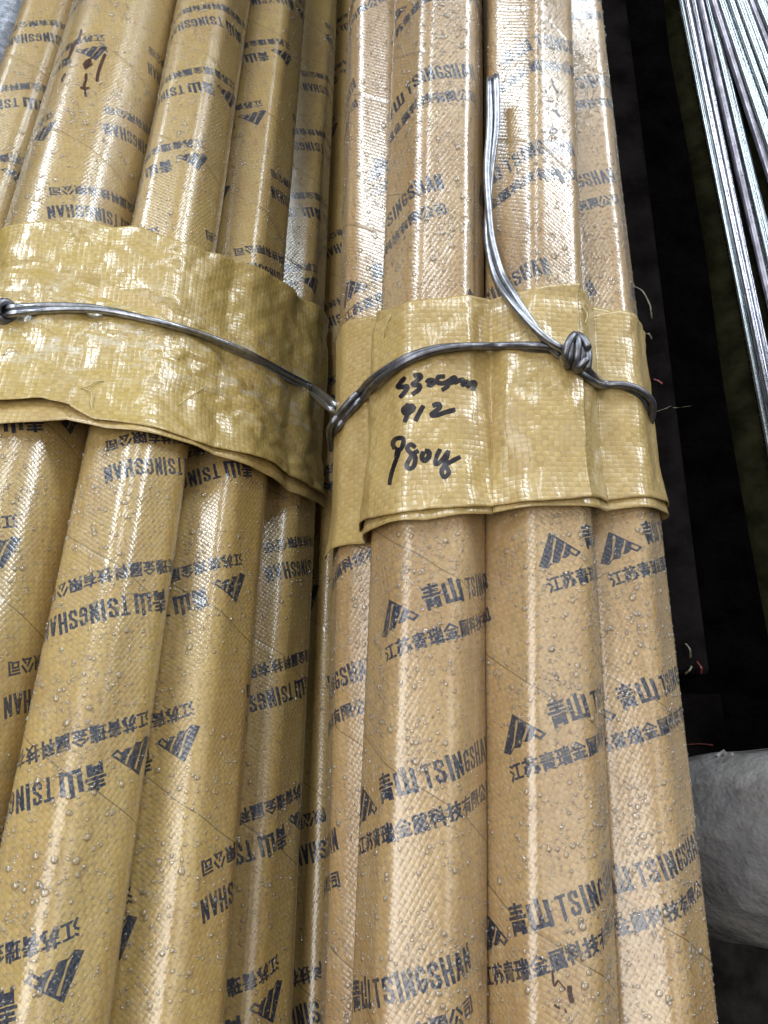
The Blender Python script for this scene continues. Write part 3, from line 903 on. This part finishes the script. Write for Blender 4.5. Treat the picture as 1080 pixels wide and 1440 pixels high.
# knot
kc = first_hit(804, 506, SURF)
ctr = kc[0] + kc[1] * 0.0048
kd = (at_depth(826, 524, 1) - at_depth(782, 494, 1)).normalized()
kup = kc[1]; kup = (kup - kd * kup.dot(kd)).normalized(); ksd = kd.cross(kup)
coil = []
for i in range(86):
    a = i * 0.235
    rr = 0.0056 + 0.0011 * math.sin(i * 0.071 + 0.4) + 0.0005 * math.sin(i * 0.31)
    coil.append(ctr + kd * (-0.0052 + 0.0115 * (i / 85) ** 0.85 + 0.45 * rr * math.sin(a) - 0.2 * rr * math.cos(a)) + (kup * math.cos(a) * 0.85 + ksd * math.sin(a) * 1.12) * rr)
add_strand('knot', coil, M_WIRE_DARK, RW, WR)
lp = []
lc = ctr - kd * 0.004
for i in range(26):
    a = -0.6 + i / 25 * 5.2
    lp.append(lc + (kup * (0.45 * math.cos(a) + 0.35) + ksd * math.sin(a) * 0.95 - kd * math.cos(a) * 0.35) * 0.0082)
add_strand('knot_loop', lp, M_WIRE_DARK, RW, WR)

def thread(px, parent, bvhs):
    pts = []
    for i, (a, b) in enumerate(px):
        h = first_hit(a, b, bvhs)
        if h: pts.append(h[0] + h[1] * (0.0006 + 0.0011 * math.sin(i * 1.3)))
    if len(pts) < 3: return
    V, F = sweep(catmull(pts, 6), 0.00032, 6)
    child(mesh_obj('loose_thread', V, F, M_THREAD, parent), parent)
M_THREAD = simple('pale_thread', (0.50, 0.41, 0.19), 0.4, 0, 200, 0.2, 0)
thread([(551, 444), (546, 458), (542, 470), (538, 484)], RB, SURF)
thread([(120, 548), (129, 556), (128, 570), (133, 580), (142, 583)], LB, SURF)
thread([(114, 547), (126, 545), (138, 538), (150, 536)], LB, SURF)
thread([(250, 570), (266, 560), (284, 547), (292, 540)], LB, SURF)
thread([(6, 500), (14, 492), (24, 494), (30, 502)], LB, SURF)
thread([(818, 432), (822, 444), (820, 456)], RB, SURF)

lp2 = []
lc2 = ctr + kd * 0.0015
for i in range(30):
    a = 0.5 + i / 29 * 5.6
    lp2.append(lc2 + (kup * (0.62 * math.cos(a) + 0.22) + ksd * math.sin(a) * 1.05 + kd * (0.55 * math.sin(a) + 0.25 * math.cos(2 * a))) * 0.0079)
add_strand('knot_loop', lp2, M_WIRE_DARK, RW, WR)

# ------------------------------------------------------------------ steel rods on the right
RR = 0.0026
def rod_line(px, yaw, z):
    r = ray(px, 0); t = (z - CAM.z) / r.z
    p = CAM + r * t
    return p, Vector((math.sin(R(yaw)), math.cos(R(yaw)), 0))
ROD_Z = -0.12
M_ROD_MID = simple('dull_steel', (0.36, 0.36, 0.40), 0.22, 1.0, 120, 0.2, 0.05, 0.0002)
M_ROD_DIM = simple('stained_steel', (0.20, 0.185, 0.21), 0.30, 1.0, 60, 0.4, 0.05, 0.0002)
def rod_yaw(i): return (-1.5 - 0.42 * i if i < 5 else -6.6 - 0.30 * (i - 5)) + random.uniform(-.35, .35)
slots = [(957.5 + 8.9 * i + random.uniform(-1.2, 1.2), rod_yaw(i), ROD_Z + 0.0010 * i + random.uniform(-.0014, .0014), 0) for i in range(18)]
slots += [(962.5 + 8.9 * i + random.uniform(-2, 2), rod_yaw(i) - .3, ROD_Z - 0.0048 + 0.0008 * i, 1) for i in range(17)]
for n_, (px, yaw, z, low) in enumerate(slots):
    p, d = rod_line(px, yaw, z)
    pts = []
    bend = random.uniform(-.004, .004)
    for k in range(15):
        Y = -0.05 + 1.35 * k / 14
        q = p + d * (Y - p.y)
        pts.append(q + Vector((0.0008 * math.sin(Y * 6 + n_) + bend * (Y - 0.4) ** 2, 0, 0.0010 * math.sin(Y * 4 + n_ * 2))))
    V, F = sweep(pts, RR * (0.90 + 0.16 * random.random()), 14)
    o = mesh_obj('steel_rod', V, F, random.choice([M_ROD, M_ROD, M_ROD_MID, M_ROD_DIM]) if n_ else M_ROD)
    if n_ == 0: lab = 'bare steel rod bordering the black gap, first of the loose bundle at the upper right'
    elif low: lab = 'bare steel rod in the lower layer of the loose bundle, glimpsed between upper rods'
    else: lab = 'bare shiny steel rod lying on top of the loose bundle at the upper right'
    tag(o, lab, 'steel rod', 'bare steel rods in the loose bundle')
# plastic sheet under the rods, shade put into its dark colour
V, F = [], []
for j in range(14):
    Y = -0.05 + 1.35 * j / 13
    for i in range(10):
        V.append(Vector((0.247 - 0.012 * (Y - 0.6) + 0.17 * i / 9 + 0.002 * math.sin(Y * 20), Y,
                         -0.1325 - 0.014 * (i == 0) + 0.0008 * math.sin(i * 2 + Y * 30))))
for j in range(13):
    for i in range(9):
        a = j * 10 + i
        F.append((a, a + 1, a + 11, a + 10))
o = mesh_obj('plastic_sheet', V, F, M_OLIVE_SHADE)
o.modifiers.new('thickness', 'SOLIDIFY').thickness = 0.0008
tag(o, 'olive plastic sheet with shade put into its dark colour, lying beneath the bare steel rods', 'plastic sheet')

# ------------------------------------------------------------------ the dark space at the right
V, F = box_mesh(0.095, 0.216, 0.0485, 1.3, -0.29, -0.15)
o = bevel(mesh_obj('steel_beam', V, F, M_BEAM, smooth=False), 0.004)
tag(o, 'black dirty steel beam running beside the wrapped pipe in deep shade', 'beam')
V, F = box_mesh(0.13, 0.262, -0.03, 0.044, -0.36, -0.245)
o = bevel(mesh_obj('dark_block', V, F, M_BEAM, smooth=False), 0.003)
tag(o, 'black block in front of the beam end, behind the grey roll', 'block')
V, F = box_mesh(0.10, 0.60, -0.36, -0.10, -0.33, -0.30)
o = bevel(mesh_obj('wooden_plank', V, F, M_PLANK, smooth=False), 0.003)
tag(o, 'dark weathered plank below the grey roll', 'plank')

# grey roll: a lumpy wrapped cylinder lying crosswise
ra = at_depth(965, 1185, 0.505); rb = at_depth(1085, 1188, 0.475)
ax = (rb - ra).normalized()
start, ln = ra - ax * 0.05, 0.40
r_up = Vector((0, 0, 1)); r_up = (r_up - ax * r_up.dot(ax)).normalized(); r_sd = ax.cross(r_up)
nz = vnoise(77)
V, F = [], []
nl, ns = 160, 140
for j in range(nl + 1):
    t = j / nl
    for k in range(ns):
        a = 2 * math.pi * k / ns
        r = 0.0515 + 0.008 * min(1, t * 2.2) + 0.0022 * nz(t * 14 + 3, 5 + 3 * math.cos(a) + 1.5 * math.sin(a)) + 0.0012 * nz(t * 34, 20 + 7 * math.sin(a) + 5 * math.cos(a))
        r += 0.0007 * math.sin(6 * a + t * 22)
        fo = abs(nz(t * 5 + 0.9 * math.sin(a + 1), 40 + 2.0 * math.cos(a) + t * 4))
        r += 0.0050 * min(fo, 0.22) - 0.0004
        r += 0.0030 * nz(t * 6 + 50, 3 * math.cos(a + t * 3) + 9)
        if j in (0, nl): r *= 0.9
        V.append(start + ax * (ln * t) + (r_up * math.cos(a) + r_sd * math.sin(a)) * r)
for j in range(nl):
    for k in range(ns):
        a, b = j * ns + k, j * ns + (k + 1) % ns
        F.append((a, b, b + ns, a + ns))
F.append(tuple(range(ns))[::-1]); F.append(tuple(nl * ns + k for k in range(ns)))
o = mesh_obj('wrapped_roll', V, F, M_ROLL)
tag(o, 'dirty grey wrapped roll lying crosswise beside the last printed pipe', 'roll')

# plastic scraps, lying on what is under them
def bv_of(o):
    return BVHTree.FromPolygons([o.matrix_world @ v.co for v in o.data.vertices], [tuple(p.vertices) for p in o.data.polygons])
DARK = [bv_of(o) for o in bpy.data.objects if o.name in ('steel_beam', 'dark_block', 'wrapped_roll', 'ground')]
def scrap(pts, wd, mat, label, curl=0.004):
    c = []
    for i, (a, b) in enumerate(pts):
        h = first_hit(a, b, DARK)
        if h: c.append(h[0] + Vector((0, 0, 0.0012 + curl * (i % 2))))
    c = catmull(c, 4)
    V, F = [], []
    for i, q in enumerate(c):
        t = (c[min(i+1, len(c)-1)] - c[max(i-1, 0)]).normalized()
        s_ = t.cross(Vector((0.3 * math.sin(i * 0.7), 0.2, 0.9))).normalized()
        wv = wd * (0.75 + 0.35 * math.sin(i * 1.9) * random.random())
        V += [q - s_ * wv, q + s_ * wv]
        if i: F.append((2*i-2, 2*i-1, 2*i+1, 2*i))
    o = mesh_obj('plastic_scrap', V, F, mat)
    o.modifiers.new('thickness', 'SOLIDIFY').thickness = 0.0003
    tag(o, label, 'scrap', 'plastic scraps')
scrap([(886, 402), (900, 414), (913, 430), (912, 441), (916, 450)], .0008, M_SCRAP_PALE, 'bent pale strip of plastic sticking out beside the top of the right band')
scrap([(903, 471), (909, 474), (916, 478)], .0010, M_SCRAP_PALE, 'short pale scrap below the bent pale strip')
scrap([(918, 534), (924, 537), (931, 541)], .0009, M_SCRAP_RED, 'small pinkish scrap beside the wire end', 0.001)
scrap([(921, 580), (935, 576), (943, 572), (950, 575), (972, 571)], .0003, M_SCRAP_PALE, 'thin pale thread lying in the dark below the wire end', 0.001)
scrap([(963, 905), (966, 914), (970, 926)], .0008, M_SCRAP_PALE, 'yellowish scrap on the end of the black beam')
scrap([(979, 930), (982, 940), (985, 948)], .0008, M_SCRAP_RED, 'red scrap beside the yellowish one on the beam end')
scrap([(972, 937), (966, 943), (962, 948)], .0008, M_SCRAP_PALE, 'pale scrap below the yellowish one, at the beam end')
scrap([(966, 1047), (985, 1046), (1002, 1048)], .0006, M_SCRAP_RED, 'thin dark red strip behind the grey roll', 0.0)
scrap([(1008, 1064), (1014, 1058), (1020, 1063), (1028, 1061)], .0022, simple('grey_scrap', (.24, .23, .23), .6), 'crumpled grey scrap resting against the top of the grey roll', 0.003)

# ------------------------------------------------------------------ water
def caps(points, normals, radii, flat, seg, rings):
    """many spherical caps as arrays of verts and faces; each outline is a little irregular"""
    n = len(points)
    up = np.tile(np.array([0.3, 0.2, 0.93]), (n, 1))
    up[np.abs((normals * up).sum(1)) > 0.95] = (1, 0, 0)
    t1 = np.cross(up, normals); t1 /= np.linalg.norm(t1, axis=1, keepdims=True)
    t2 = np.cross(normals, t1)
    ang = np.arange(seg) * 2 * np.pi / seg
    wob = 1 + 0.10 * np.sin(2 * ang[None, :] + RNG.random((n, 1)) * 6.28) * RNG.random((n, 1)) * 1.6 + 0.05 * np.sin(3 * ang[None, :] + RNG.random((n, 1)) * 6.28)
    Vs = []
    for r in range(rings):
        a = (r / rings) * np.pi / 2
        rr = radii[:, None] * np.cos(a) ** 0.75 * wob
        hh = radii * flat * np.sin(a) - 0.00004
        ring = points[:, None, :] + t1[:, None, :] * (rr * np.cos(ang))[:, :, None] + t2[:, None, :] * (rr * np.sin(ang))[:, :, None] + normals[:, None, :] * hh[:, None, None]
        Vs.append(ring)
    apex = (points + normals * (radii * flat)[:, None])[:, None, :]
    V = np.concatenate(Vs + [apex], 1)
    per = seg * rings + 1
    tri = []
    for r in range(rings - 1):
        for k in range(seg):
            a, b = r * seg + k, r * seg + (k + 1) % seg
            tri += [(a, b, b + seg), (a, b + seg, a + seg)]
    for k in range(seg):
        a, b = (rings - 1) * seg + k, (rings - 1) * seg + (k + 1) % seg
        tri.append((a, b, per - 1))
    tri = np.array(tri)
    T = (tri[None] + (np.arange(n) * per)[:, None, None]).reshape(-1, 3)
    return V.reshape(-1, 3), T

def tri_mesh(name, parts, mat):
    Vs, Ts, o = [], [], 0
    for V, T in parts:
        Vs.append(V); Ts.append(T + o); o += len(V)
    V, T = np.concatenate(Vs), np.concatenate(Ts)
    me = bpy.data.meshes.new(name)
    me.vertices.add(len(V)); me.vertices.foreach_set('co', V.astype(np.float32).ravel())
    me.loops.add(len(T) * 3); me.loops.foreach_set('vertex_index', T.astype(np.int32).ravel())
    me.polygons.add(len(T))
    me.polygons.foreach_set('loop_start', np.arange(0, len(T) * 3, 3, dtype=np.int32))
    me.polygons.foreach_set('use_smooth', np.ones(len(T), dtype=bool))
    me.update(calc_edges=True)
    me.validate()
    me.materials.append(mat)
    ob = bpy.data.objects.new(name, me); col.objects.link(ob)
    return ob

DROPS = []
def wet(keys, dens, mean_r, cap_r, label):
    pts, nrm, rad = [], [], []
    clusters = vnoise(31)
    for k in keys:
        p = PB[k]
        n = int(dens * (2.1 * p.r) * 2.2 * 0.78 * (0.25 if k in ('P5', 'S') else 1))
        for _ in range(n):
            th = random.uniform(-1.9, 1.9); Y = random.uniform(-0.15, 0.66)
            if clusters(p.x0 * 300 + p.r * th * 45, Y * 38) + 0.60 < random.random(): continue
            q = p.pt(th, Y)
            if any(math.hypot(q.x - o.c(Y)[0], q.z - o.c(Y)[1]) < o.r + 0.001 for o in PIPES if o is not p): continue
            nn = p.normal(th, Y)
            if nn.dot((CAM - q).normalized()) < -0.15: continue
            if any(b.ray_cast(q + nn * 1e-4, nn, 0.02)[0] is not None for b in ALL_BVH): continue
            if any(b.ray_cast(q + nn * 1e-3, (CAM - q).normalized(), 0.5)[0] is not None for b in ALL_BVH): continue
            r = min(cap_r, mean_r * math.exp(random.gauss(0, 0.55)))
            # heavier drops slide off steep flanks
            r *= 1.0 - 0.35 * min(1, abs(th) / 1.6)
            pts.append(q); nrm.append(nn); rad.append(r)
    P, N, A = np.array(pts), np.array(nrm), np.array(rad)
    big = A > 0.00075
    flat = 0.55 + 0.25 * RNG.random(len(A))
    parts = [caps(P[big], N[big], A[big], flat[big], 14, 4), caps(P[~big], N[~big], A[~big], flat[~big], 8, 2)]
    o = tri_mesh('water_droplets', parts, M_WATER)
    tag(o, label, 'water', kind='stuff')
    print('droplets', len(A), len(o.data.polygons))
    DROPS.append((len(A), len(o.data.polygons)))

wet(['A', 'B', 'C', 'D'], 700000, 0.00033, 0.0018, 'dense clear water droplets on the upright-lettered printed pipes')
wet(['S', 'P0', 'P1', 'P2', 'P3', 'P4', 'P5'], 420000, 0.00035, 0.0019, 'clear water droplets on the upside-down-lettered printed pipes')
scene['droplet_counts'] = str(DROPS)
